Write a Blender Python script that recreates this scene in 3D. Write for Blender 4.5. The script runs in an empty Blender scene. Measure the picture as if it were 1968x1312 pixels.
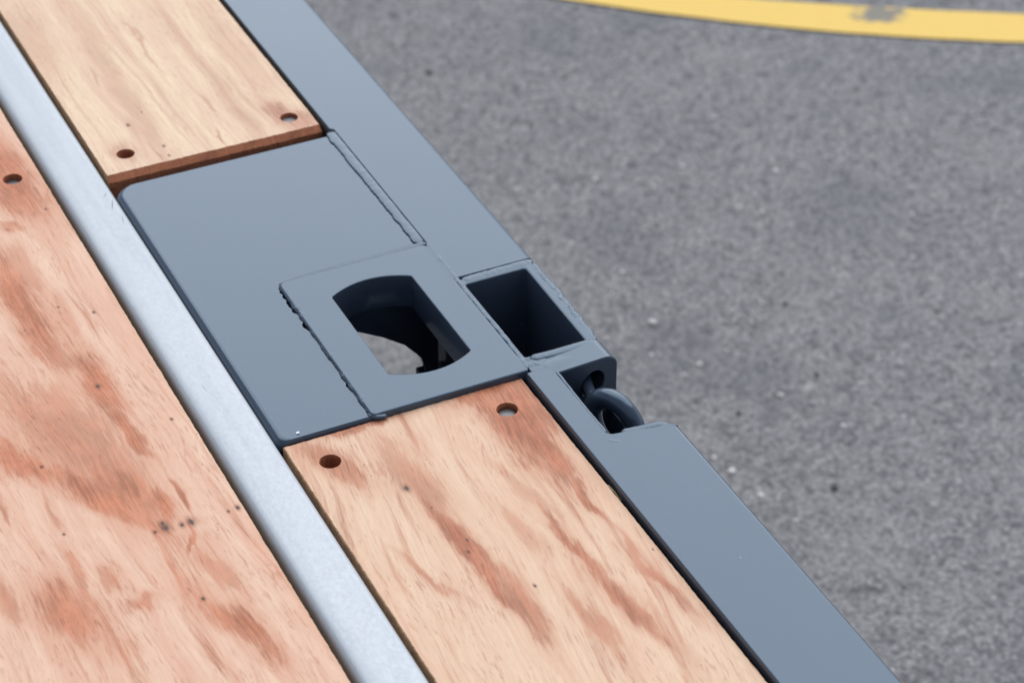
import bpy, bmesh, math, random
from mathutils import Vector, noise, Quaternion
from mathutils.geometry import delaunay_2d_cdt

scene = bpy.context.scene
U = 0.76e-3          # one drawing unit of the deck in metres
DECK = 0.90          # height of the deck surface above the asphalt


def P(x, y, z=0.0):
    return (x * U, y * U, DECK + z * U)


GROUND = -DECK / U

# ------------------------------------------------------------------ camera
cam = bpy.data.cameras.new("camera")
cam.sensor_width = 36.0
cam.lens = 84.5
cam.clip_start = 0.05
cam.clip_end = 500.0
cam_ob = bpy.data.objects.new("camera", cam)
scene.collection.objects.link(cam_ob)
cam_ob.location = P(-837.4, -1729.2, 1400.0)
cam_ob.rotation_euler = (math.radians(90 - 36.08), 0.0, -math.radians(25.84))
cam.dof.use_dof = True
cam.dof.focus_distance = 1.74
cam.dof.aperture_fstop = 8.4
cam.dof.aperture_blades = 7
scene.camera = cam_ob

# ------------------------------------------------------------------ sky, sun, exposure
SUN_AZ, SUN_EL = math.radians(44.0), math.radians(55.0)
world = bpy.data.worlds.new("World")
scene.world = world
world.use_nodes = True
wn, wl = world.node_tree.nodes, world.node_tree.links
wn.clear()
sky = wn.new("ShaderNodeTexSky")
sky.sky_type = 'NISHITA'
sky.sun_disc = False
sky.sun_elevation = SUN_EL
sky.sun_rotation = SUN_AZ
sky.air_density = 1.0
sky.dust_density = 1.0
hs = wn.new("ShaderNodeHueSaturation")
hs.inputs["Saturation"].default_value = 0.5     # thin cloud veil
wl.new(sky.outputs[0], hs.inputs["Color"])
bg = wn.new("ShaderNodeBackground")
bg.inputs["Strength"].default_value = 0.07
wl.new(hs.outputs[0], bg.inputs["Color"])
wo = wn.new("ShaderNodeOutputWorld")
wl.new(bg.outputs[0], wo.inputs["Surface"])

sun = bpy.data.lights.new("sun", 'SUN')
sun.energy = 1.5
sun.angle = math.radians(80.0)
sun.color = (0.955, 0.98, 1.0)
sun_ob = bpy.data.objects.new("sun", sun)
scene.collection.objects.link(sun_ob)
sd = Vector((math.sin(SUN_AZ) * math.cos(SUN_EL), math.cos(SUN_AZ) * math.cos(SUN_EL), math.sin(SUN_EL)))
sun_ob.rotation_euler = sd.to_track_quat('Z', 'Y').to_euler()
sun_ob.location = (2, 2, 6)

vs = scene.view_settings
vs.view_transform = 'Standard'
vs.look = 'None'
vs.exposure = 1.12
vs.gamma = 1.0
vs.use_curve_mapping = False

# ------------------------------------------------------------------ node helpers
class NT:
    def __init__(self, name):
        self.m = bpy.data.materials.new(name)
        self.m.use_nodes = True
        self.t = self.m.node_tree
        self.n, self.l = self.t.nodes, self.t.links
        self.n.clear()
        self.out = self.n.new("ShaderNodeOutputMaterial")
        self.b = self.n.new("ShaderNodeBsdfPrincipled")
        self.l.new(self.b.outputs[0], self.out.inputs[0])
        tc = self.n.new("ShaderNodeTexCoord")
        mp = self.n.new("ShaderNodeMapping")
        mp.inputs["Scale"].default_value = (1 / U, 1 / U, 1 / U)
        self.l.new(tc.outputs["Object"], mp.inputs[0])
        self.co = mp.outputs[0]           # drawing units

    def set(self, sock, v):
        s = self.b.inputs[sock]
        if hasattr(v, "is_output"):
            self.l.new(v, s)
        else:
            s.default_value = v

    def math(self, op, a, b=None, clamp=False):
        n = self.n.new("ShaderNodeMath")
        n.operation = op
        n.use_clamp = clamp
        for i, v in enumerate((a, b)):
            if v is None:
                continue
            if hasattr(v, "is_output"):
                self.l.new(v, n.inputs[i])
            else:
                n.inputs[i].default_value = v
        return n.outputs[0]

    def map(self, loc=(0, 0, 0), rot=0.0, scale=(1, 1, 1), co=None, tex=False):
        n = self.n.new("ShaderNodeMapping")
        n.vector_type = 'TEXTURE' if tex else 'POINT'
        n.inputs["Location"].default_value = loc
        n.inputs["Rotation"].default_value = (0, 0, rot)
        n.inputs["Scale"].default_value = scale
        self.l.new(co or self.co, n.inputs[0])
        return n.outputs[0]

    def noise(self, co, scale=1.0, detail=3.0, rough=0.55, dist=0.0):
        n = self.n.new("ShaderNodeTexNoise")
        n.inputs["Scale"].default_value = scale
        n.inputs["Detail"].default_value = detail
        n.inputs["Roughness"].default_value = rough
        n.inputs["Distortion"].default_value = dist
        self.l.new(co, n.inputs["Vector"])
        return n.outputs[0]

    def voro(self, co, scale=1.0, feature='F1', rnd=1.0):
        n = self.n.new("ShaderNodeTexVoronoi")
        n.feature = feature
        n.inputs["Scale"].default_value = scale
        n.inputs["Randomness"].default_value = rnd
        self.l.new(co, n.inputs["Vector"])
        return n

    def ramp(self, v, a, b, lo=0.0, hi=1.0, smooth=True):
        n = self.n.new("ShaderNodeMapRange")
        n.interpolation_type = 'SMOOTHSTEP' if smooth else 'LINEAR'
        self.l.new(v, n.inputs["Value"])
        n.inputs["From Min"].default_value = a
        n.inputs["From Max"].default_value = b
        n.inputs["To Min"].default_value = lo
        n.inputs["To Max"].default_value = hi
        return n.outputs[0]

    def mix(self, f, a, b, mode='MIX'):
        n = self.n.new("ShaderNodeMix")
        n.data_type = 'RGBA'
        n.blend_type = mode
        if hasattr(f, "is_output"):
            self.l.new(f, n.inputs["Factor"])
        else:
            n.inputs["Factor"].default_value = f
        for s, v in ((n.inputs[6], a), (n.inputs[7], b)):
            if hasattr(v, "is_output"):
                self.l.new(v, s)
            else:
                s.default_value = (*v, 1.0)
        return n.outputs[2]

    def vlen(self, co):
        n = self.n.new("ShaderNodeVectorMath")
        n.operation = 'LENGTH'
        self.l.new(co, n.inputs[0])
        return n.outputs["Value"]

    def bump(self, h, strength, dist):
        n = self.n.new("ShaderNodeBump")
        n.inputs["Strength"].default_value = strength
        n.inputs["Distance"].default_value = dist
        self.l.new(h, n.inputs["Height"])
        self.l.new(n.outputs[0], self.b.inputs["Normal"])


# ------------------------------------------------------------------ materials
def mat_paint():
    t = NT("anthracite_enamel")
    big = t.noise(t.map(scale=(.012, .012, .012)), 1, 3)
    col = t.mix(big, (0.034, 0.045, 0.066), (0.040, 0.051, 0.073))
    dust = t.ramp(t.noise(t.map(scale=(.9, .9, .9)), 1, 2), .70, .80, 0, .35)
    col = t.mix(dust, col, (0.13, 0.14, 0.16))
    sp = t.voro(t.map(scale=(.045, .045, .045)), 1)
    spb = t.n.new("ShaderNodeRGBToBW")
    t.l.new(sp.outputs["Color"], spb.inputs[0])
    dot = t.math('MULTIPLY', t.ramp(sp.outputs["Distance"], .045, .02), t.ramp(spb.outputs[0], .90, .93))
    col = t.mix(dot, col, (0.55, 0.56, 0.58))
    scuff = t.ramp(t.noise(t.map(rot=.5, scale=(.30, .012, .3)), 1, 4, .7), .66, .78, 0, .10)
    col = t.mix(scuff, col, (0.20, 0.21, 0.23))
    t.set("Base Color", col)
    t.set("Roughness", t.math('ADD', t.ramp(big, .3, .7, .14, .20), t.math('MULTIPLY', scuff, .8)))
    t.set("IOR", 1.5)
    t.set("Specular Tint", (0.56, 0.80, 1.0, 1.0))
    t.set("Coat Tint", (0.80, 0.92, 1.0, 1.0))
    t.set("Specular IOR Level", 0.58)
    t.set("Coat Weight", 0.20)
    t.set("Coat Roughness", 0.05)
    peel = t.noise(t.map(scale=(.22, .22, .22)), 1, 2)
    t.bump(peel, 0.10, 0.0006)
    return t.m


def mat_zinc():
    t = NT("galvanised_steel")
    v = t.voro(t.map(scale=(.16, .10, .16)), 1)
    sp = t.noise(t.map(scale=(.35, .2, .35)), 1, 4, .6)
    lon = t.noise(t.map(scale=(.09, .004, .09)), 1, 3)
    c = t.mix(sp, (0.325, 0.345, 0.37), (0.405, 0.425, 0.45))
    c = t.mix(t.ramp(v.outputs["Color"], 0, 1, 0, .22), c, (0.42, 0.445, 0.475))
    c = t.mix(t.ramp(lon, .45, .7, 0, .3), c, (0.285, 0.31, 0.35))
    fine = t.noise(t.map(scale=(2.2, 1.6, 2)), 1, 2)
    c = t.mix(t.ramp(fine, .66, .8, 0, .3), c, (0.28, 0.30, 0.33))
    scr = None
    for (sx, sy, hl, hw, an) in ((-277, 412, 15, 1.0, 1.25), (-276, 380, 12, .7, 1.35), (-278, 433, 7, .8, .9), (-300, 60, 9, .5, 1.7)):
        mk = t.ramp(t.vlen(t.map(loc=(sx, sy, 0), rot=an, scale=(hl, hw, 1e6), tex=True)), 1.0, .3, 0, .7)
        scr = mk if scr is None else t.math('MAXIMUM', scr, mk)
    c = t.mix(scr, c, (0.09, 0.09, 0.10))
    t.set("Base Color", c)
    t.set("Metallic", 0.45)
    t.set("Roughness", t.ramp(sp, .3, .7, .46, .60))
    t.bump(fine, 0.12, 0.0004)
    return t.m


def mat_wood(name, stains, knots, cream, pink, red, seed, ang=0.0, ticks=0.5, band=0.6, pinkness=0.0, streak=.6):
    t = NT(name)
    off = (seed * 91.7, seed * 57.3, seed * 13.1)
    # the grain runs along the board and wanders a little
    wob = t.noise(t.map(loc=off, scale=(.010, .0035, .01)), 1, 2)
    sep = t.n.new("ShaderNodeVectorMath")
    sep.operation = 'MULTIPLY_ADD'
    comb = t.n.new("ShaderNodeCombineXYZ")
    t.l.new(t.math('MULTIPLY', t.math('SUBTRACT', wob, .5), 34.0), comb.inputs[0])
    sep.inputs[1].default_value = (1, 1, 1)
    t.l.new(t.co, sep.inputs[0])
    t.l.new(comb.outputs[0], sep.inputs[2])
    g = t.map(rot=ang, co=sep.outputs[0])
    bands = t.noise(t.map(loc=off, scale=(.055, .0035, .05), co=g), 1, 4, .6)
    fibre = t.noise(t.map(loc=off, scale=(.34, .022, .3), co=g), 1, 5, .7)
    mott = t.noise(t.map(loc=off, scale=(.030, .016, .03), co=g), 1, 4, .6)
    tick1 = t.noise(t.map(loc=off, scale=(.52, .060, .5), co=g), 1, 3, .55)
    tick2 = t.noise(t.map(loc=(off[1], off[0], 3), scale=(.36, .030, .4), co=g), 1, 2, .5)
    dens = t.noise(t.map(loc=off, scale=(.022, .010, .02), co=g), 1, 3)
    c = t.mix(t.ramp(bands, .40, .62, 0, band), cream, pink)
    c = t.mix(t.ramp(mott, .45, .72, pinkness, pinkness + .45), c, pink)
    line = t.ramp(t.noise(t.map(loc=(off[2], off[0], 1), scale=(.16, .0016, .1), co=g), 1, 3, .6), .56, .70, 0, .5)
    c = t.mix(line, c, tuple(a * .55 + b * .45 for a, b in zip(pink, red)))
    c = t.mix(t.ramp(fibre, .36, .66, 0, .34), c, tuple(v * .80 for v in pink))
    # heartwood streaks, their outlines torn along the grain
    warp = t.n.new("ShaderNodeTexNoise")
    warp.inputs["Scale"].default_value = 1.0
    warp.inputs["Detail"].default_value = 3.0
    t.l.new(t.map(loc=off, scale=(.045, .016, .04)), warp.inputs["Vector"])
    wv = t.n.new("ShaderNodeVectorMath")
    wv.operation = 'MULTIPLY_ADD'
    t.l.new(warp.outputs["Color"], wv.inputs[0])
    wv.inputs[1].default_value = (30, 60, 0)
    wv.inputs[2].default_value = (-15, -30, 0)
    wa = t.n.new("ShaderNodeVectorMath")
    wa.operation = 'ADD'
    t.l.new(t.co, wa.inputs[0])
    t.l.new(wv.outputs[0], wa.inputs[1])
    wco = wa.outputs[0]
    jag = t.noise(t.map(loc=off, scale=(.34, .026, .4), co=g), 1, 5, .72)
    jag = t.math('MULTIPLY', t.math('SUBTRACT', jag, .5), 1.7)
    acc = halo = None
    soft_jag = t.math('MULTIPLY', jag, .5)
    for (cx, cy, hl, hw, an, s) in stains:
        e = t.map(loc=(cx, cy, 0), rot=an, scale=(hl * 1.12, hw * 1.22, 1e6), co=wco, tex=True)
        ln = t.vlen(e)
        d = t.math('ADD', ln, jag)
        hm = t.ramp(t.math('ADD', ln, soft_jag), 2.1, .7, 0, s * .75)
        halo = hm if halo is None else t.math('MAXIMUM', halo, hm)
        mk = t.math('ADD', t.ramp(d, 1.16, .70, 0, s * .70), t.ramp(d, .9, .2, 0, s * .30))
        acc = mk if acc is None else t.math('MAXIMUM', acc, mk)
    if halo is not None:
        c = t.mix(halo, c, tuple(x * .55 + y * .45 for x, y in zip(pink, red)))
    bg_st = t.ramp(t.noise(t.map(loc=(off[1], off[2], 2), scale=(.075, .0038, .08), co=g), 1, 5, .68), .54, .72, 0, streak)
    acc = bg_st if acc is None else t.math('MAXIMUM', acc, bg_st)
    tone = t.math('ADD', t.math('MULTIPLY', fibre, .6), t.math('MULTIPLY', mott, .5))
    sc = t.mix(t.ramp(tone, .40, .68), tuple(v * .64 for v in red), tuple(x * 1.22 + .02 for x in red))
    sc = t.mix(t.ramp(mott, .50, .75, 0, .35), sc, tuple(x * .5 + y * .5 for x, y in zip(red, pink)))
    c = t.mix(t.math('MULTIPLY', acc, .95), c, sc)
    # pores: short dark dashes along the grain
    thr = t.ramp(dens, .32, .70, -.02, .10)
    k1 = t.ramp(t.math('ADD', tick1, thr), .615, .76, 0, ticks)
    k1 = t.math('MULTIPLY', k1, t.math('ADD', .7, t.math('MULTIPLY', acc, .7)), True)
    c = t.mix(k1, c, tuple(v * .66 for v in red))
    k2 = t.ramp(t.math('ADD', tick2, t.math('MULTIPLY', thr, .6)), .63, .74, 0, ticks * .75)
    c = t.mix(k2, c, tuple(v * .95 for v in red))
    sv = t.voro(t.map(loc=off, scale=(.11, .07, .1), co=g), 1)
    spk = t.math('MULTIPLY', t.ramp(sv.outputs["Distance"], .10, .05, 0, .55), t.ramp(dens, .5, .62))
    c = t.mix(spk, c, (0.07, 0.055, 0.055))
    for (kx, ky, r) in knots:
        e = t.map(loc=(kx, ky, 0), scale=(r * .8, r * 1.25, 1e6), tex=True)
        d = t.math('ADD', t.vlen(e), t.math('MULTIPLY', jag, .9))
        c = t.mix(t.ramp(d, 2.2, .6, 0, .5), c, tuple(v * .5 for v in red))
        c = t.mix(t.ramp(d, 1.05, .35, 0, .85), c, (0.035, 0.028, 0.032))
    t.set("Base Color", c)
    t.set("Roughness", .62)
    t.set("Specular IOR Level", .35)
    t.bump(t.math('ADD', fibre, t.math('MULTIPLY', tick1, -.6)), .30, .0005)
    return t.m


def mat_wood_edge(name, a, b, k=1.0):
    t = NT(name)
    f = t.noise(t.map(scale=(.5 * k, .5 * k, .35)), 1, 4, .65)
    m = t.noise(t.map(scale=(.05, .05, .12)), 1, 3)
    c = t.mix(t.ramp(f, .3, .7), a, b)
    c = t.mix(t.ramp(m, .4, .7, 0, .4), c, tuple(v * .45 for v in a))
    t.set("Base Color", c)
    t.set("Roughness", .8)
    t.bump(f, .6, .0012)
    return t.m


def mat_asphalt():
    t = NT("worn_asphalt")
    k = 1.0
    w = t.noise(t.map(scale=(.05, .05, .05)), 1, 2)
    v = t.voro(t.map(scale=(.085, .085, .085)), 1)
    v2 = t.voro(t.map(loc=(31, 7, 0), scale=(.17, .17, .17)), 1)
    n1 = t.noise(t.map(scale=(.095, .095, .095)), 1, 5, .66)
    n2 = t.noise(t.map(loc=(5, 9, 0), scale=(.016, .016, .016)), 1, 4, .6)
    n3 = t.noise(t.map(loc=(2, 1, 0), scale=(.0035, .0035, .0035)), 1, 3)
    n4 = t.noise(t.map(loc=(17, 3, 0), scale=(.034, .034, .034)), 1, 4, .65, .6)
    c = t.mix(t.ramp(n1, .32, .68), (0.112, 0.112, 0.118), (0.275, 0.272, 0.273))
    bw = t.n.new("ShaderNodeRGBToBW")
    t.l.new(v.outputs["Color"], bw.inputs[0])
    bw2 = t.n.new("ShaderNodeRGBToBW")
    t.l.new(v2.outputs["Color"], bw2.inputs[0])
    c = t.mix(t.ramp(bw.outputs[0], .68, .78, 0, .46), c, (0.065, 0.065, 0.072))
    c = t.mix(t.ramp(bw.outputs[0], .24, .16, 0, .40), c, (0.29, 0.285, 0.28))
    c = t.mix(t.ramp(bw2.outputs[0], .68, .78, 0, .46), c, (0.06, 0.06, 0.066))
    c = t.mix(t.ramp(bw2.outputs[0], .20, .14, 0, .45), c, (0.40, 0.385, 0.375))
    c = t.mix(t.ramp(n4, .45, .30, 0, .62), c, (0.062, 0.062, 0.067))
    c = t.mix(t.ramp(n4, .56, .74, 0, .40), c, (0.255, 0.25, 0.25))
    c = t.mix(t.ramp(n2, .43, .28, 0, .50), c, (0.070, 0.070, 0.077))
    c = t.mix(t.ramp(n2, .55, .72, 0, .25), c, (0.24, 0.235, 0.235))
    c = t.mix(t.ramp(n3, .50, .70, 0, .38), c, (0.105, 0.105, 0.115))
    c = t.mix(t.ramp(n3, .46, .28, 0, .30), c, (0.25, 0.246, 0.245))
    t.set("Base Color", c)
    t.set("Roughness", .9)
    t.set("Specular IOR Level", .25)
    h = t.math('ADD', n1, t.math('MULTIPLY', v2.outputs["Distance"], -.5))
    t.bump(h, .5, .004)
    return t.m


def mat_yellow():
    t = NT("yellow_road_paint")
    n1 = t.noise(t.map(scale=(.05, .05, .05)), 1, 5, .6)
    n2 = t.noise(t.map(scale=(.25, .25, .25)), 1, 3)
    c = t.mix(n1, (0.65, 0.43, 0.080), (0.71, 0.48, 0.12))
    c = t.mix(t.ramp(n2, .64, .75, 0, .4), c, (0.45, 0.33, 0.14))
    worn = t.vlen(t.map(loc=(1990, 2222, 0), rot=-.5, scale=(66, 42, 1e6), tex=True))
    worn = t.math('ADD', worn, t.math('MULTIPLY', t.math('SUBTRACT', t.noise(t.map(loc=(4, 8, 0), rot=.5, scale=(.022, .045, .03)), 1, 5, .65), .5), 2.6))
    c = t.mix(t.ramp(worn, 1.05, .6, 0, .9), c, (0.13, 0.135, 0.14))
    t.set("Base Color", c)
    t.set("Roughness", .75)
    t.bump(n2, .4, .0015)
    return t.m


def mat_plain(name, a, b, sc, rough=.7, metallic=0.0):
    t = NT(name)
    t.set("Base Color", t.mix(t.noise(t.map(scale=(sc, sc, sc)), 1, 3), a, b))
    t.set("Roughness", rough)
    t.set("Metallic", metallic)
    return t.m


PAINT = mat_paint()
ZINC = mat_zinc()
ST_N = [(-49.1, -111.6, 82.2, 20, -1.522, 1), (-33.9, -93.0, 57.4, 22, -1.624, 1), (-43.1, -157.4, 53.4, 13, -1.6, 1), (-40.9, -234.9, 40.2, 4, -1.52, 0.91), (-36.7, -315.5, 27.8, 4, -1.539, 0.65), (-30.3, -368.3, 40.6, 6, -1.444, 0.85), (-168.4, -260.4, 100.5, 7, -1.505, 0.98), (-164.1, -251.2, 51.8, 8, -1.467, 1), (-155.5, -344.3, 54.9, 9, -1.582, 0.78), (-171.9, -146.1, 54.8, 15, -1.487, 0.59), (-187.4, -51.9, 34.3, 9, 0.059, 0.85), (-231.1, -95.7, 38.3, 12, -1.198, 0.78), (-81.6, -300.7, 58.1, 5, -1.454, 0.91), (-73.8, -383.9, 60.2, 8, -1.422, 0.91), (-70.6, -378.8, 36.8, 5, -1.403, 0.78), (-215.9, -271.1, 30.2, 4, -1.295, 0.65), (-86.6, -206.4, 49.8, 8, -1.416, 0.39), (-108.1, -382.5, 41.9, 6, -1.487, 0.65), (-113.3, -250.5, 37.2, 8, -1.499, 0.39), (-50.2, -53.2, 34.8, 14, 0.075, 1)]
ST_L = [(-363.1, 515.4, 81.4, 24, -1.466, 1), (-358.6, 494.3, 43.1, 20, -1.274, 1), (-387.5, 419.6, 14.4, 8, -0.999, 0.65), (-415.9, 275.2, 113.0, 13, -1.544, 0.98), (-405.5, 178.2, 40.2, 7, -1.484, 0.65), (-391.1, 119.7, 51.3, 12, -1.561, 1), (-387.6, 31.9, 48.0, 6, -1.42, 0.98), (-439.1, 49.5, 97.4, 34, -1.266, 0.65), (-423.1, 11.2, 84.2, 22, -1.345, 0.65), (-488.9, 31.0, 54.0, 14, -1.012, 1), (-437.7, -49.9, 70.6, 13, -1.065, 1), (-416.7, -47.6, 53.6, 18, -1.437, 0.91), (-395.2, -87.4, 21.6, 9, -1.457, 1), (-514.3, -187.0, 42.6, 20, -1.329, 0.91), (-453.6, -198.5, 13.3, 9, 0.072, 0.65), (-383.7, -268.3, 49.4, 11, -1.256, 1), (-372.8, -81.8, 25.4, 2.2, -1.512, 1), (-383.8, -144.7, 21.6, 2.2, -1.83, 0.91), (-469.6, -159.0, 17.9, 5, -1.473, 0.59), (-379.2, -193.1, 33.1, 6, -1.423, 0.59), (-556.8, -144.4, 36.4, 8, -1.607, 0.65), (-524.4, -32.9, 19.8, 3, -1.617, 0.65), (-490.9, -135.4, 19.5, 3, -1.522, 0.65), (-487.4, -46.7, 24.2, 3, -1.576, 0.52), (-399.3, 341.8, 46.5, 10, -1.628, 0.45), (-384.2, 246.5, 39.6, 8, -1.607, 0.33)]
ST_F = [(-41.0, 500.0, 37.6, 13, -1.32, 0.88), (-31.4, 491.9, 22.4, 14, -1.145, 0.83), (-232.8, 511.5, 19.7, 9, -1.441, 0.55), (-189.4, 662.4, 216.3, 12, -1.61, 0.33), (-87.3, 613.0, 224.0, 9, -1.538, 0.24), (-256.1, 793.7, 89.6, 20, -1.619, 0.33), (-40.4, 676.7, 119.6, 16, -1.56, 0.24), (-85.8, 518.5, 37.6, 5, -1.445, 0.33), (-201.2, 487.0, 15.8, 1.5, -1.494, 0.66), (-126.4, 487.7, 16.0, 1.2, -1.514, 0.66), (-134.3, 740.4, 56.7, 2, -1.565, 0.44), (-209.1, 682.9, 22.5, 2, -1.681, 0.44), (-110.9, 569.2, 22.0, 2, -1.647, 0.44)]
KN_N = [(-183.0, -154.6, 4), (-162.8, -244.4, 1.8), (-168.8, -259.5, 2), (-135.4, -325.4, 1.8), (-19.6, -327.9, 1), (-172.8, -189.9, 1)]
KN_L = [(-400.8, -115.3, 5.5), (-401.5, -108.6, 3.5), (-386.2, -118.4, 3), (-377.2, -118.0, 4.5), (-411.3, -117.4, 2.2), (-332.8, -117.7, 2.8), (-342.2, -118.8, 2), (-390.4, 112.1, 3), (-343.3, 32.0, 1.8), (-355.9, 232.3, 1.8), (-385.3, 256.7, 1.6), (-343.1, 438.0, 1.6), (-475.6, 16.1, 2), (-485.5, -84.7, 1.6), (-403.0, -219.4, 2.5), (-427.7, 232.3, 1.2)]
KN_F = [(-209.2, 562.1, 2.5), (-186.2, 582.8, 1.2), (-187.6, 501.8, 2.2), (-188.9, 480.4, 1.8)]

CREAM_N, PINK_N, RED = (0.66, 0.465, 0.325), (0.60, 0.365, 0.255), (0.37, 0.115, 0.048)
WOOD_N = mat_wood("wood_near_board", ST_N, KN_N, (0.66, 0.46, 0.315), (0.61, 0.375, 0.25), RED, 1, .10, .45, .45, streak=.7)
WOOD_L = mat_wood("wood_wide_board", ST_L, KN_L, (0.67, 0.455, 0.325), (0.60, 0.335, 0.225), (0.41, 0.132, 0.055), 2, -.05, .50, .7, .15, streak=.9)
WOOD_F = mat_wood("wood_far_board", ST_F, KN_F, (0.69, 0.515, 0.345), (0.615, 0.41, 0.29), (0.38, 0.17, 0.10), 3, 0.0, .30, .55, streak=.3)
WOOD_X = mat_wood("wood_other_board", [], [], (0.66, 0.465, 0.325), (0.60, 0.365, 0.255), RED, 5, 0.03, .5, .6)
EDGE_B = mat_wood_edge("sawn_wood_side", (0.40, 0.22, 0.115), (0.62, 0.38, 0.21))
EDGE_E = mat_wood_edge("wood_end_grain", (0.27, 0.080, 0.034), (0.46, 0.165, 0.072), 1.6)
ASPHALT = mat_asphalt()
YELLOW = mat_yellow()
CHIP_L = mat_plain("pale_stone", (0.52, 0.50, 0.49), (0.70, 0.66, 0.64), .02)
CHIP_D = mat_plain("dark_stone", (0.02, 0.02, 0.025), (0.05, 0.05, 0.055), .02)
STRAW = mat_plain("straw_wood", (0.42, 0.28, 0.14), (0.50, 0.35, 0.2), .1)
BOLT = mat_plain("dull_bolt_steel", (0.07, 0.072, 0.078), (0.15, 0.15, 0.155), .3, .38, .6)
CHIP_W = mat_plain("pale_paint_flake", (0.7, 0.72, 0.75), (0.8, 0.8, 0.82), .1)


# ------------------------------------------------------------------ mesh helpers
def link(name, me, mats, parent=None, smooth=None):
    o = bpy.data.objects.new(name, me)
    scene.collection.objects.link(o)
    for m in (mats if isinstance(mats, (list, tuple)) else [mats]):
        me.materials.append(m)
    if parent is not None:
        o.parent = parent
    if smooth is not None:
        me.polygons.foreach_set("use_smooth", [True] * len(me.polygons))
        me.set_sharp_from_angle(angle=math.radians(smooth))
    return o


def tag(o, label=None, cat=None, kind=None, group=None):
    if label:
        o["label"] = label
    if cat:
        o["category"] = cat
    if kind:
        o["kind"] = kind
    if group:
        o["group"] = group
    return o


class MB:
    """collects vertices (drawing units) and faces of one mesh"""

    def __init__(self):
        self.v, self.f, self.mi, self.flat = [], [], [], set()

    def vert(self, p):
        self.v.append(P(*p))
        return len(self.v) - 1

    def face(self, idx, mi=0):
        self.f.append(tuple(idx))
        self.mi.append(mi)

    def strip(self, a, b, mi=0, closed=True):
        n = len(a)
        for i in range(n if closed else n - 1):
            j = (i + 1) % n
            self.face((a[i], a[j], b[j], b[i]), mi)

    def ring(self, pts, z):
        return [self.vert((x, y, z)) for x, y in pts]

    def cap(self, loops, zidx, mi=0, flip=False):
        pts, edges, idx = [], [], []
        for lp, ids in zip(loops, zidx):
            s = len(pts)
            pts += [Vector(p) for p in lp]
            idx += ids
            edges += [(s + i, s + (i + 1) % len(lp)) for i in range(len(lp))]
        v, e, f, ov, _, _ = delaunay_2d_cdt(pts, edges, [], 1, 1e-5)
        mp = [idx[o[0]] if o else None for o in ov]
        for tri in f:
            t = [mp[k] for k in tri]
            if None in t:
                continue
            a, b, c = (v[k] for k in tri[:3])
            m = (a + b + c) / 3
            if any(inside(m, h) for h in loops[1:]):
                continue
            ccw = (b - a).cross(c - a) > 0
            if ccw == flip:
                t.reverse()
            self.flat.add(len(self.f))
            self.face(t, mi)

    def prism(self, outer, holes=(), z0=-10, z1=0, bev=1.0, seg=3, bot=True, hbev=.6, mi=0, mi_side=None, mi_hole=None, insf=None):
        """vertical-sided body with a rounded upper edge; outer is counter-clockwise"""
        ms = mi if mi_side is None else mi_side
        mh = ms if mi_hole is None else mi_hole
        top_loops, top_ids, bot_loops, bot_ids = [], [], [], []
        prev = self.ring(outer, z0)
        bot_loops.append(outer), bot_ids.append(prev)
        for k in range(seg + 1):
            a = math.pi / 2 * k / seg if seg else 0
            ins, z = bev * (1 - math.cos(a)), z1 - bev + bev * math.sin(a)
            lp = insf(outer, ins) if insf else offset(outer, ins)
            cur = self.ring(lp, z)
            self.strip(prev, cur, ms)
            prev = cur
        top_loops.append(lp), top_ids.append(prev)
        for h in holes:
            prev = self.ring(h, z0)
            bot_loops.append(h), bot_ids.append(prev)
            for k in range(3):
                a = math.pi / 2 * k / 2
                lp = offset(h, -hbev * (1 - math.cos(a)))
                cur = self.ring(lp, z1 - hbev + hbev * math.sin(a))
                self.strip(cur, prev, mh)
                prev = cur
            top_loops.append(lp), top_ids.append(prev)
        self.cap(top_loops, top_ids, mi)
        if bot:
            self.cap(bot_loops, bot_ids, ms, flip=True)
        return self

    def box(self, x0, x1, y0, y1, z0, z1, bev=1.0, mi=0):
        return self.prism([(x0, y0), (x1, y0), (x1, y1), (x0, y1)], (), z0, z1, bev, 2, mi=mi)

    def mesh(self, name):
        me = bpy.data.meshes.new(name)
        me.from_pydata(self.v, [], self.f)
        me.polygons.foreach_set("material_index", self.mi)
        me.update()
        return me

    def build(self, name, mats, parent=None, smooth=35):
        o = link(name, self.mesh(name), mats, parent, smooth)
        for i in self.flat:
            o.data.polygons[i].use_smooth = False
        return o


def inside(p, lp):
    c, n = False, len(lp)
    for i in range(n):
        (x1, y1), (x2, y2) = lp[i], lp[i - 1]
        if (y1 > p[1]) != (y2 > p[1]) and p[0] < (x2 - x1) * (p[1] - y1) / (y2 - y1) + x1:
            c = not c
    return c


def area(lp):
    return sum(lp[i][0] * lp[(i + 1) % len(lp)][1] - lp[(i + 1) % len(lp)][0] * lp[i][1] for i in range(len(lp)))


def offset(lp, d):
    """move a loop inwards by d (outwards if negative)"""
    if abs(d) < 1e-9:
        return list(lp)
    s = 1 if area(lp) > 0 else -1
    out = []
    n = len(lp)
    for i in range(n):
        p, a, b = Vector(lp[i]), Vector(lp[i - 1]), Vector(lp[(i + 1) % n])
        e1, e2 = (p - a).normalized(), (b - p).normalized()
        n1, n2 = Vector((-e1.y, e1.x)) * s, Vector((-e2.y, e2.x)) * s
        m = n1 + n2
        k = max(.35, m.dot(n1))
        q = p + m * (d / k)
        out.append((q.x, q.y))
    return out


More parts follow.
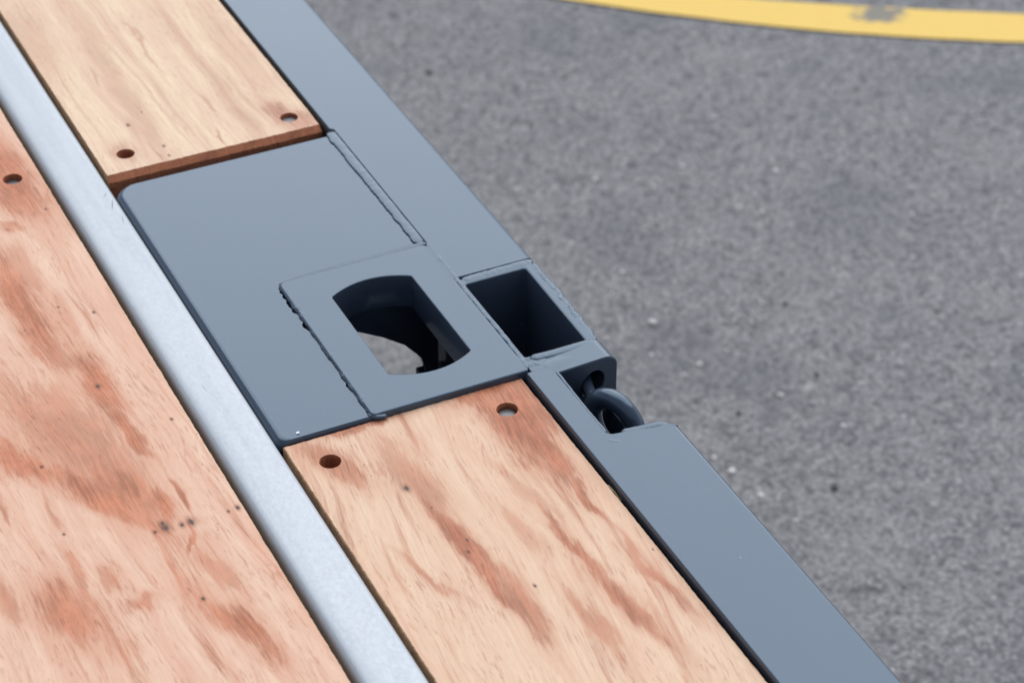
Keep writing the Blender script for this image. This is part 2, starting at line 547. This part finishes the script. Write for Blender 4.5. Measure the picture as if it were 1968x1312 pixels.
def rounded(pts, radii, seg=6):
    """round the corners of a polygon"""
    out, n = [], len(pts)
    for i in range(n):
        r = radii[i] if isinstance(radii, (list, tuple)) else radii
        p, a, b = Vector(pts[i]), Vector(pts[i - 1]), Vector(pts[(i + 1) % n])
        if r <= 0:
            out.append(tuple(p))
            continue
        e1, e2 = (a - p).normalized(), (b - p).normalized()
        half = e1.angle(e2) / 2
        d = r / math.tan(half)
        c = p + (e1 + e2).normalized() * (r / math.sin(half))
        s, e = p + e1 * d - c, p + e2 * d - c
        a0 = math.atan2(s.y, s.x)
        da = (math.atan2(e.y, e.x) - a0 + math.pi) % (2 * math.pi) - math.pi
        for k in range(seg + 1):
            t = a0 + da * k / seg
            out.append((c.x + r * math.cos(t), c.y + r * math.sin(t)))
    return out


def circle(cx, cy, r, n=36, jit=0.0, rnd=None):
    return [(cx + (r + (rnd.uniform(-jit, jit) if rnd else 0)) * math.cos(2 * math.pi * k / n),
             cy + (r + (rnd.uniform(-jit, jit) if rnd else 0)) * math.sin(2 * math.pi * k / n)) for k in range(n)]


def nz(x, s):
    return noise.noise(Vector((x, s * 7.13, s * 1.7)))


def weld(name, path, width, height, parent, seed, sink=.3, ripple=3.2, rough=1.0, round_ends=True, nsec=12, lift=0.0, steep=False):
    """a painted-over weld bead laid along a path of (x, y, z) points"""
    pts = [Vector(p) for p in path]
    seg = [(pts[i + 1] - pts[i]).length for i in range(len(pts) - 1)]
    total = sum(seg)
    n = max(6, int(total / .9))
    samples = []
    for k in range(n + 1):
        d = total * k / n
        i = 0
        while i < len(seg) - 1 and d > seg[i]:
            d -= seg[i]
            i += 1
        t = min(1, d / seg[i])
        samples.append((pts[i].lerp(pts[i + 1], t), (pts[i + 1] - pts[i]).normalized(), total * k / n))
    # soften direction changes
    dirs = []
    for k in range(n + 1):
        v = Vector((0, 0, 0))
        for j in range(max(0, k - 4), min(n, k + 4) + 1):
            v += samples[j][1]
        dirs.append(v.normalized())
    mb = MB()
    prev = None
    up = Vector((0, 0, 1))
    for k, (c, _, s) in enumerate(samples):
        d = dirs[k]
        side = d.cross(up).normalized()
        end = min(s, total - s)
        taper = min(1.0, math.sqrt(max(0.0, end) / (width * .6)) + .12) if round_ends else 1.0
        rp = abs(math.sin(math.pi * s / ripple + 1.5 * nz(s * .13, seed)))
        w = width * .5 * taper * (1 + rough * (.25 * nz(s * .08, seed + 1) + .10 * nz(s * .3, seed + 2)) + .03 * rp * rough)
        h = height * taper * (1 + rough * (.25 * nz(s * .10, seed + 3) + .12 * nz(s * .35, seed + 4)) + .07 * rp * rough)
        lat = width * .14 * rough * nz(s * .07, seed + 5)
        row = []
        for q in range(nsec + 1):
            a = math.pi * q / nsec
            bumpy = 1 + .06 * rough * noise.noise(Vector((s * .3, q * .5, seed * 3.3)))
            p = c + side * (lat - math.cos(a) * w * bumpy) + up * (math.sin(a) ** (.42 if steep and q < nsec / 2 else .9) * h * bumpy - sink + lift)
            row.append(mb.vert(p))
        if prev:
            for q in range(nsec):
                mb.face((prev[q], prev[q + 1], row[q + 1], row[q]))
        prev = row
    return mb.build(name, PAINT, parent, 60)


def tube(pts, rad, n=14, closed=False, jit=0.0, seed=0, mb=None):
    mb = mb or MB()
    pts = [Vector(p) for p in pts]
    N = len(pts)
    prev = first = None
    ref = None
    for k in range(N):
        a = pts[(k - 1) % N] if (closed or k) else pts[k]
        b = pts[(k + 1) % N] if (closed or k < N - 1) else pts[k]
        d = (b - a).normalized()
        if ref is None:
            ref = d.orthogonal().normalized()
        ref = (ref - d * ref.dot(d)).normalized()
        o = d.cross(ref)
        r = rad(k / N) if callable(rad) else rad
        row = []
        for q in range(n):
            t = 2 * math.pi * q / n
            rr = r * (1 + jit * noise.noise(Vector((k * .35, q * .8, seed))))
            row.append(mb.vert(pts[k] + (ref * math.cos(t) + o * math.sin(t)) * rr))
        if prev:
            mb.strip(prev, row)
        else:
            first = row
        prev = row
    if closed:
        # match the twist of the last ring to the first
        best = min(range(n), key=lambda s: sum((Vector(mb.v[prev[q]]) - Vector(mb.v[first[(q + s) % n]])).length for q in range(0, n, 3)))
        mb.strip(prev, [first[(q + best) % n] for q in range(n)])
    else:
        mb.face(list(reversed(first)))
        mb.face(prev)
    return mb


# ------------------------------------------------------------------ the ground
G = GROUND
mb = MB()
R = 40000
mb.face([mb.vert(p) for p in ((-R, -R, G), (R, -R, G), (R, R, G), (-R, R, G))])
tag(mb.build("asphalt", ASPHALT, None, None), "worn grey asphalt yard below the trailer", None, "structure")

mb = MB()
prev = None
for k in range(91):
    x = 150 + 3800 * k / 90
    yn = 5303.9 - math.sqrt(max(0, 3827.0 ** 2 - (x - 4087.0) ** 2))
    yf = 9340.6 - math.sqrt(8429.3 ** 2 - (x - 6561.5) ** 2)
    yf = max(yf, yn + 60)
    j1, j2 = 2.5 * nz(x * .05, 3), 2.5 * nz(x * .05, 4)
    row = [mb.vert((x, yn + j1, G + 4)), mb.vert((x, yf + j2, G + 4))]
    if prev:
        mb.face((prev[0], row[0], row[1], prev[1]))
    prev = row
tag(mb.build("road_marking", YELLOW, None, None), "curved yellow line painted on the asphalt, worn at one spot", None, "structure")


def chips(name, pts, sizes, mat, label, seed):
    rnd = random.Random(seed)
    bm = bmesh.new()
    bmesh.ops.create_icosphere(bm, subdivisions=1, radius=1.0)
    base = [v.co.copy() for v in bm.verts]
    fs = [[v.index for v in f.verts] for f in bm.faces]
    bm.free()
    mb = MB()
    for (x, y), s in zip(pts, sizes):
        st = len(mb.v)
        ax = Vector((rnd.uniform(.8, 1.3), rnd.uniform(.7, 1.1), rnd.uniform(.45, .8)))
        rot = rnd.uniform(0, 6.28)
        for c in base:
            k = 1 + rnd.uniform(-.18, .18)
            q = Vector((c.x * ax.x, c.y * ax.y, c.z * ax.z)) * (s * k)
            mb.vert((x + q.x * math.cos(rot) - q.y * math.sin(rot), y + q.x * math.sin(rot) + q.y * math.cos(rot), G + q.z + s * .25))
        for f in fs:
            mb.face([st + i for i in f])
    tag(mb.build(name, mat, None, None), label, "stones", "stuff")


BR = [(966, 1403), (940, 1236), (993, 1572), (942, 1517), (872, 1007), (882, 963), (893, 886), (1435, 1991), (1308, 1672), (1339, 1636), (1185, 1922), (1099, 1887), (917, 1315), (912, 804), (1787, 1807), (1280, 1854), (1065, 1109), (1117, 984), (982, 1252), (1441, 1754)]
DK = [(976, 2425), (1218, 1345), (1016, 849), (1950, 1759), (972, 1095), (1228, 2278), (1421, 2062), (1458, 1202), (1156, 1133), (976, 1746)]
rnd = random.Random(11)
bs = [rnd.uniform(4.0, 6.0) for _ in BR]
bs[0], bs[5], bs[6] = 7.5, 6.5, 5.5
ds = [7, 6, 8, 5, 5, 5, 4, 5, 5, 4]
for _ in range(420):
    BR.append((rnd.uniform(100, 3600), rnd.uniform(-600, 3800)))
    bs.append(rnd.uniform(1.6, 3.6))
for _ in range(420):
    DK.append((rnd.uniform(100, 3600), rnd.uniform(-600, 3800)))
    ds.append(rnd.uniform(1.5, 3.4))
chips("stone_chips", BR, bs, CHIP_L, "pale stone chips scattered over the asphalt", 5)
chips("dark_grit", DK, ds, CHIP_D, "dark grit and crumbs scattered over the asphalt", 6)

# ------------------------------------------------------------------ the trailer
trailer = bpy.data.objects.new("trailer", None)
scene.collection.objects.link(trailer)
trailer.empty_display_size = .2
tag(trailer, "flatbed trailer with pale wooden deck boards and glossy anthracite steel frame", "trailer")

YN, YF = -1700, 2700          # how far the deck is built towards and away from the camera
WEB = -162                    # lower edge of the side beam

# side beam: top flange with the notch for pocket and lashing recess, webs below
fl = rounded([(-10.5, YN), (84, YN), (84, -187), (74, -180), (17, -172), (17, -52), (-10.5, -52)],
             [0, 0, 5, 6, 7, 0, 0], 5)
mb = MB()
def soft(lp, i):
    # the outer long edge is rounded more than the cut edges
    return [(84 - i, q[1]) if p[0] > 83.9 else q for p, q in zip(lp, offset(lp, .3 * i))]


mb.prism(fl, (), -12, 0, 5.5, 6, insf=soft)
mb.box(-4.5, 19, -56, -33, -30, -.4, 1.2)
fl2 = [(-9, 124), (84, 124), (84, YF), (-9, YF), (-9, 455), (-5.0, 451), (-5.0, 196), (-9, 190)]
mb.prism(fl2, (), -12, 0, 5.5, 6, insf=soft)
mb.box(-7, 3, YN, -52, WEB, -12, .5)
mb.box(-7, 3, 200, YF, WEB, -12, .5)
mb.box(-1, 5, -52, 200, WEB, -30, .5)
mb.box(74, 82, YN, -184, WEB, -12, .5)
mb.box(74, 82, 126, YF, WEB, -12, .5)
mb.box(75, 83, -183.5, 125.5, WEB, -62, 2.0)
mb.box(3.5, 73.5, YN, YF, WEB, WEB + 10, .5)
beam = mb.build("side_beam", PAINT, trailer)

# stake pocket: upright rectangular tube let into the beam
pk = MB()
po = rounded([(-3.5, -34), (80, -34), (80, 123), (-3.5, 123)], [4, 7, 5, 3], 4)
pi_ = rounded([(1, -27), (67, -27), (69, 111.5), (1, 111.5)], [2.5, 2.5, 2.5, 2.5], 4)
pk.prism(po, (pi_,), -190, -1.2, 2.5, 4, hbev=2.0)
pocket = pk.build("stake_pocket", PAINT, trailer)

# lashing lug: plate standing across the recess with a round hole, outer upper corner rounded
lug = MB()
prof = rounded([(14, -150), (84, -150), (84, 1.5), (14, -1)], [0, 0, 13, 0], 8)
hole = []
for k in range(28):
    a = 2 * math.pi * k / 28
    hole.append((57 + 12.0 * math.cos(a) + 2.5 * math.sin(a), -27 + 14.5 * math.sin(a)))
for loops_y in (-64.0,):
    pass
ya, yb = -64.0, -36.0
ids = {}
for y in (ya, yb):
    ids[y] = ([lug.vert((x, y, z)) for x, z in prof], [lug.vert((x, y, z)) for x, z in hole])
pr2 = offset(prof, 1.2)
front = [lug.vert((x, ya - 1.0, z)) for x, z in pr2]
ho2 = offset(hole, -1.0)
hfront = [lug.vert((x, ya - 1.0, z)) for x, z in ho2]
lug.strip(ids[ya][0], ids[yb][0])
lug.strip(front, ids[ya][0])
lug.strip(ids[yb][1], ids[ya][1])
lug.strip(ids[ya][1], hfront)
lug.cap([pr2, ho2], [front, hfront])
lug.face(list(reversed(ids[yb][0])))
lashing_lug = lug.build("lashing_lug", PAINT, trailer, 40)

# lashing ring: forged round bar hanging in the lug
c = Vector((53.5, -118, -41))
ea = Vector((.55, -.83, 0.0)).normalized()
eb = Vector((0.0, .36, .92)).normalized()
ring_pts = [c + ea * (24.5 * math.cos(2 * math.pi * k / 72)) + eb * (28 * math.sin(2 * math.pi * k / 72)) for k in range(72)]
ring = tube(ring_pts, 10.0, 24, True, .03, 4).build("lashing_ring", PAINT, trailer, 60)
# eye bar that carries the ring through the lug hole
eye = [(62, -30, -24), (56, -48, -27), (51, -66, -29), (48, -80, -31), (45, -90, -33), (43, -97, -37)]
tube(eye, 6.2, 14, False, .04, 2).build("eye_bar", PAINT, ring, 60)

# container-lock plate with rounded left edge
plate_out = rounded([(-268, -48), (-11, -48), (-11, 447), (-268, 447)], [11, 2, 2, 20], 8)
hole_pad = []
for k in range(17):
    t = k / 16
    x = -131 + 87.5 * t
    hole_pad.append((x, 148.5 + 13.5 * (1 - (2 * t - 1) ** 2)))
for k in range(17):
    t = k / 16
    x = -43.5 - 87.5 * t
    hole_pad.append((x, 4.5 - 13.5 * (1 - (2 * t - 1) ** 2)))
hole_pad = rounded(hole_pad, [3 if i in (0, 16, 17, 33) else 0 for i in range(34)], 4)
hole_pad.reverse()
big = [(-160, -38), (-14, -38), (-14, 188), (-160, 188)]
for k in range(181):
    y = 188 - 226 * k / 180
    dark_gap = max(0.0, nz(y * .055, 21) * 5 + nz(y * .14, 22) * 2.6 + .9)  # ragged gap along the pad, stands in for dark reflections on the weld
    big.append((-171.0 - min(4.2, 1.4 * dark_gap) , y))
mb = MB()
mb.prism(plate_out, (list(big),), -14, -3, 9, 7, hbev=.3,
         insf=lambda lp, i: [(p[0] + i * min(1, max(0, (-200 - p[0]) / 60)), p[1] + .22 * i * (1 if p[1] < 100 else -1)) for p in lp])
# bent-down skirt along the rail side
mb.box(-266.5, -258, -40, 430, -70, -13, .3)
plate = mb.build("lock_plate", PAINT, trailer, 30)

mb = MB()
pad_out = rounded([(-172, -49.5), (-5, -49.5), (-5, 197), (-172, 197)], [6, 3, 8, 9], 6)
mb.prism(pad_out, (hole_pad,), -39, 0, 2.2, 4, hbev=1.2)
pad = mb.build("lock_pad", PAINT, plate, 35)

# gusset below the plate with a swept lower edge
gus = MB()
pf = [(-262, -14.5), (-262, -46), (-180, -50), (-120, -57), (-97, -65.4), (-71, -80.3), (-46, -98.4), (-28, -120), (-15, WEB), (-7.5, WEB), (-7.5, -30), (-40, -39.5)]
pf = [(-262, -40), (-262, -46), (-180, -50), (-120, -57), (-97, -65.4), (-71, -80.3), (-46, -98.4), (-28, -120), (-15, WEB), (-7.5, WEB), (-7.5, -40)]
a_ = [gus.vert((x, 165, z)) for x, z in pf]
b_ = [gus.vert((x, 173, z)) for x, z in pf]
gus.face(a_)
gus.face(list(reversed(b_)))
gus.strip(b_, a_)
gus.build("gusset", PAINT, trailer, 35)

# unseen plate added below the lock opening to block light bounced off the ground
mb = MB()
mb.box(-150, -8, -62, 150, -178, -170, .5)
mb.build("light_block_plate", PAINT, trailer, 35)

# little hinge bracket under the beam, seen through the lock opening
mb = MB()
mb.box(-20, -7.5, 184, 198, -178, -158, 1)
tube([(-25, 190, -172), (-6, 190, -172)], 5, 12, mb=mb)
mb.build("hinge_bracket", PAINT, trailer, 35)

# galvanised rail between the boards
def rail(x0, x1, y0, y1, name="galvanised_rail"):
    mb = MB()
    prof = [(x0, -44), (x0, -9), (x0 + .8, -5.5), (x0 + 2.6, -2.9), (x0 + 5.5, -1.3), (x0 + 10, -.5), (x0 + 16, -.1), (x0 + 22, 0),
            (x1 - 9, 0), (x1 - 5, -.25), (x1 - 2.2, -1.3), (x1 - .6, -3.2), (x1, -6), (x1, -44)]
    rows = []
    ny = 90
    for k in range(ny + 1):
        y = y0 + (y1 - y0) * k / ny
        rows.append([mb.vert((x + .35 * nz(y * .006, 2), y, z - .3 + .12 * nz(y * .02, x * .1))) for x, z in prof])
    for a, b in zip(rows, rows[1:]):
        for q in range(len(prof) - 1):
            mb.face((a[q], b[q], b[q + 1], a[q + 1]))
    mb.face(list(reversed(rows[0])))
    mb.face(rows[-1])
    return mb.build(name, ZINC, trailer, 40)


rail(-322.5, -269.0, YN, YF)
rail(-690, -639, YN, YF)


def board(name, x0, x1, y0, y1, z1, mats, holes=(), thick=40, bx=.9, by=1.5, bz=1.2, seed=0, step=2.4):
    """deck board; mats = top, side, end"""
    rnd = random.Random(seed)
    mb = MB()
    cx, cy = (x0 + x1) / 2, (y0 + y1) / 2
    sx, sy = ((x1 - x0) - 2 * bx) / (x1 - x0), ((y1 - y0) - 2 * by) / (y1 - y0)
    out, kind = [], []

    def run(a, b, kd, amp):
        n = max(2, int(math.hypot(b[0] - a[0], b[1] - a[1]) / step))
        for i in range(n):
            t = i / n
            j = amp * nz((a[0] + a[1] + t * n * step) * .3, seed + kd) if i else 0
            j += .6 * amp * nz(t * n * step * .05, seed + kd + 9)
            x, y = a[0] + (b[0] - a[0]) * t, a[1] + (b[1] - a[1]) * t
            out.append((x + (j if kd in (1, 3) else 0), y + (j if kd in (0, 2) else 0)))
            kind.append(2 if kd in (0, 2) else 1)
    run((x0, y0), (x1, y0), 0, .9)
    run((x1, y0), (x1, y1), 1, .5)
    run((x1, y1), (x0, y1), 2, .9)
    run((x0, y1), (x0, y0), 3, .55)
    inn = [(cx + (x - cx) * sx, cy + (y - cy) * sy) for x, y in out]
    r0, r1, r2 = mb.ring(out, z1 - thick), mb.ring(out, z1 - bz), mb.ring(inn, z1)
    n = len(out)
    for a, b in ((r0, r1), (r1, r2)):
        for i in range(n):
            j = (i + 1) % n
            mb.face((a[i], a[j], b[j], b[i]), kind[i])
    loops, ids = [inn], [r2]
    for (hx, hy, hr) in holes:
        lp = circle(hx, hy, hr, 40, .25, rnd)
        lo = [(hx + (x - hx) * .97, hy + (y - hy) * .97) for x, y in lp]
        a, b = mb.ring(lp, z1), mb.ring(lo, z1 - 1.2)
        d = mb.ring(lo, z1 - thick)
        mb.strip(a, b, 2)
        mb.strip(b, d, 2)
        loops.append(lp)
        ids.append(a)
    mb.cap(loops, ids, 0)
    mb.face(list(reversed(r0)), 1) if not holes else mb.cap([out] + [circle(h[0], h[1], h[2] * .97, 8) for h in ()], [r0], 1, True)
    return mb.build(name, mats, trailer, 25)


def bolt(parent, x, y, z, r=9.6):
    mb = MB()
    prev = None
    for k in range(5):
        a = math.pi / 2 * k / 4
        rr, zz = r * math.cos(a) ** .35 if k < 4 else .3, z - 1.6 + 1.6 * math.sin(a)
        cur = mb.ring(circle(x, y, max(rr, .3), 24), zz)
        if prev:
            mb.strip(prev, cur)
        prev = cur
    mb.face(prev)
    lo = mb.ring(circle(x, y, r, 24), z - 34)
    mb.strip(lo, mb.ring(circle(x, y, r, 24), z - 1.6))
    mb.build("bolt_head", BOLT, parent, 50)


near = board("deck_board", -262.5, -13.8, YN, -48.5, -7, [WOOD_N, EDGE_B, EDGE_E], [(-48, -88.5, 10.6), (-230.5, -88, 10.4)], seed=1)
bolt(near, -48, -88.5, -12.5)
bolt(near, -230.5, -88, -33)
far = board("deck_board", -264.5, -13.5, 463.5, YF, -.5, [WOOD_F, EDGE_B, EDGE_E], [(-39.5, 499, 10.2), (-231.5, 504.6, 10.2)], seed=2, by=6.5, bz=6.5)
bolt(far, -39.5, 499, -4.5)
bolt(far, -231.5, 504.6, -30)
wide = board("deck_board", -632, -327.5, YN, YF, -3, [WOOD_L, EDGE_B, EDGE_E], [(-358, 512.5, 10.6), (-600, 512.5, 10.6)], seed=3)
bolt(wide, -358, 512.5, -9)
bolt(wide, -600, 512.5, -12)
near["label"] = "pale board with dark red heartwood streak round one bolt hole"
far["label"] = "cream board with bevelled end above the steel plate"
wide["label"] = "wide pinkish board with swirling red-brown grain and small knots"
board("deck_board", -946, -697, YN, YF, -3, [WOOD_X, EDGE_B, EDGE_E], seed=4)
for k in range(4):
    board("deck_board", -1200 - 254 * k, -950 - 254 * k, YN, YF, -3, [WOOD_X, EDGE_B, EDGE_E], seed=5 + k, step=12)

# structure below the deck
def under(name, x0, x1, y0, y1, z0, z1):
    MB().box(x0, x1, y0, y1, z0, z1, .5).build(name, PAINT, trailer, 35)


for y in (-1300, -700, -110, 510, 1100, 1700, 2300):
    under("cross_member", -1960, -8, y - 45, y + 45, -58, -50)
    under("cross_member", -1960, -8, y - 4, y + 4, -150, -58.5)
under("support_flange", -350, -270, YN, YF, -49.5, -46)
under("support_flange", -715, -625, YN, YF, -49.5, -46)
under("edge_angle", -60, -7.5, YN, -54, -57, -49)
under("edge_angle", -60, -7.5, 452, YF, -57, -49)
for x in (-430, -1500):
    under("chassis_beam", x - 70, x + 70, YN, YF, -430, -414)
    under("chassis_beam", x - 6, x + 6, YN, YF, -413.5, -151)

# ------------------------------------------------------------------ weld beads
wd = weld
wd("weld_bead", [(-8.8, 452, -1.6), (-8.2, 330, -1.6), (-8.9, 202, -1.6)], 13, 1.2, beam, 1, .5, 9.0, .8)
wd("weld_bead", [(-171, 194, -2), (-120, 198, -1.4), (-60, 197.5, -1.2), (-4, 198.5, -1)], 7, 1.6, pad, 2, .4, 6, .6)
wd("weld_bead", [(-169, 193, -2.2), (-168.6, 150, -2.2), (-168.2, 80, -2.2), (-168.6, 20, -2.2), (-169, -44, -2.2)], 8, 2.2, pad, 3, .2, 6, 1.2, steep=True)
wd("weld_bead", [(-4, 198, -.6), (-3, 150, -.6), (-3.5, 100, -.6), (-3, 20, -.6), (-4, -30, -.6), (-5, -46, -.6)], 5.5, 1.0, pad, 4, .3, 4, 1.3, steep=True)
wd("weld_bead", [(1, 119.5, -1.5), (40, 120.5, -1.5), (82, 121.5, -1.5)], 12, 1.2, pocket, 5, .3, 8, .8)
wd("weld_bead", [(79, 118, -3.0), (79.5, 60, -3.4), (77, 0, -3.4), (75.5, -24, -3.4)], 9, 2.6, pocket, 6, .4, 5, 1.2, steep=True)
wd("weld_bead", [(4, -33, -1), (40, -34, -1), (68, -34, -1), (80, -35, -3)], 11, 2.2, pocket, 7, .2, 9, .3)
wd("weld_bead", [(2, -51, -1.6), (40, -50, -1.3), (66, -49, -1.2), (82, -48, -4.5)], 23, 1.9, lashing_lug, 8, .5, 18, .2)
wd("weld_bead", [(18, -62, -1.6), (17, -110, -1.8), (17, -168, -1.8)], 4.0, 1.5, beam, 9, .2, 4, 1.0)
wd("weld_bead", [(30, -174, -1.8), (52, -177, -1.4), (66, -178, -.9), (78, -183, -2.2)], 9, 2.0, beam, 10, .3, 9, .6)
wd("weld_bead", [(12, -178, -.5), (17, -184, -.5), (25, -187, -.5)], 8, 1.0, beam, 11, .3, 6, .3)
wd("weld_bead", [(-6, -42, -.6), (4, -40, -.6), (12, -46, -.8)], 10, 1.2, beam, 12, .4, 9, .5)
wd("weld_bead", [(-174, -42, -3.5), (-166, -49, -3.5), (-156, -50.5, -4)], 7, 2.4, pad, 13, .3, 4, 1.0)

# ------------------------------------------------------------------ small loose things
mb = tube([(-14, -232, -6.5), (-12.5, -242, -8), (-11, -251, -12)], lambda u: .55 * (1 - .6 * abs(u - .4)), 6)
tag(mb.build("wood_splinter", STRAW, None, 60), "straw-coloured wood splinter caught in the gap beside the side beam", "splinter")
mb = MB()
pts = [(-245.5, -41, -2.2), (-243, -42, -1.7), (-241.8, -40, -1.9), (-243, -38.5, -2.3), (-244.8, -39, -2.5)]
ids_ = [mb.vert(p) for p in pts]
lo_ = [mb.vert((x, y, z - 1.2)) for x, y, z in pts]
mb.face(ids_)
mb.strip(lo_, ids_)
tag(mb.build("paint_flake", CHIP_W, None, None), "tiny white flake lying on the steel plate at the board corner", "flake")
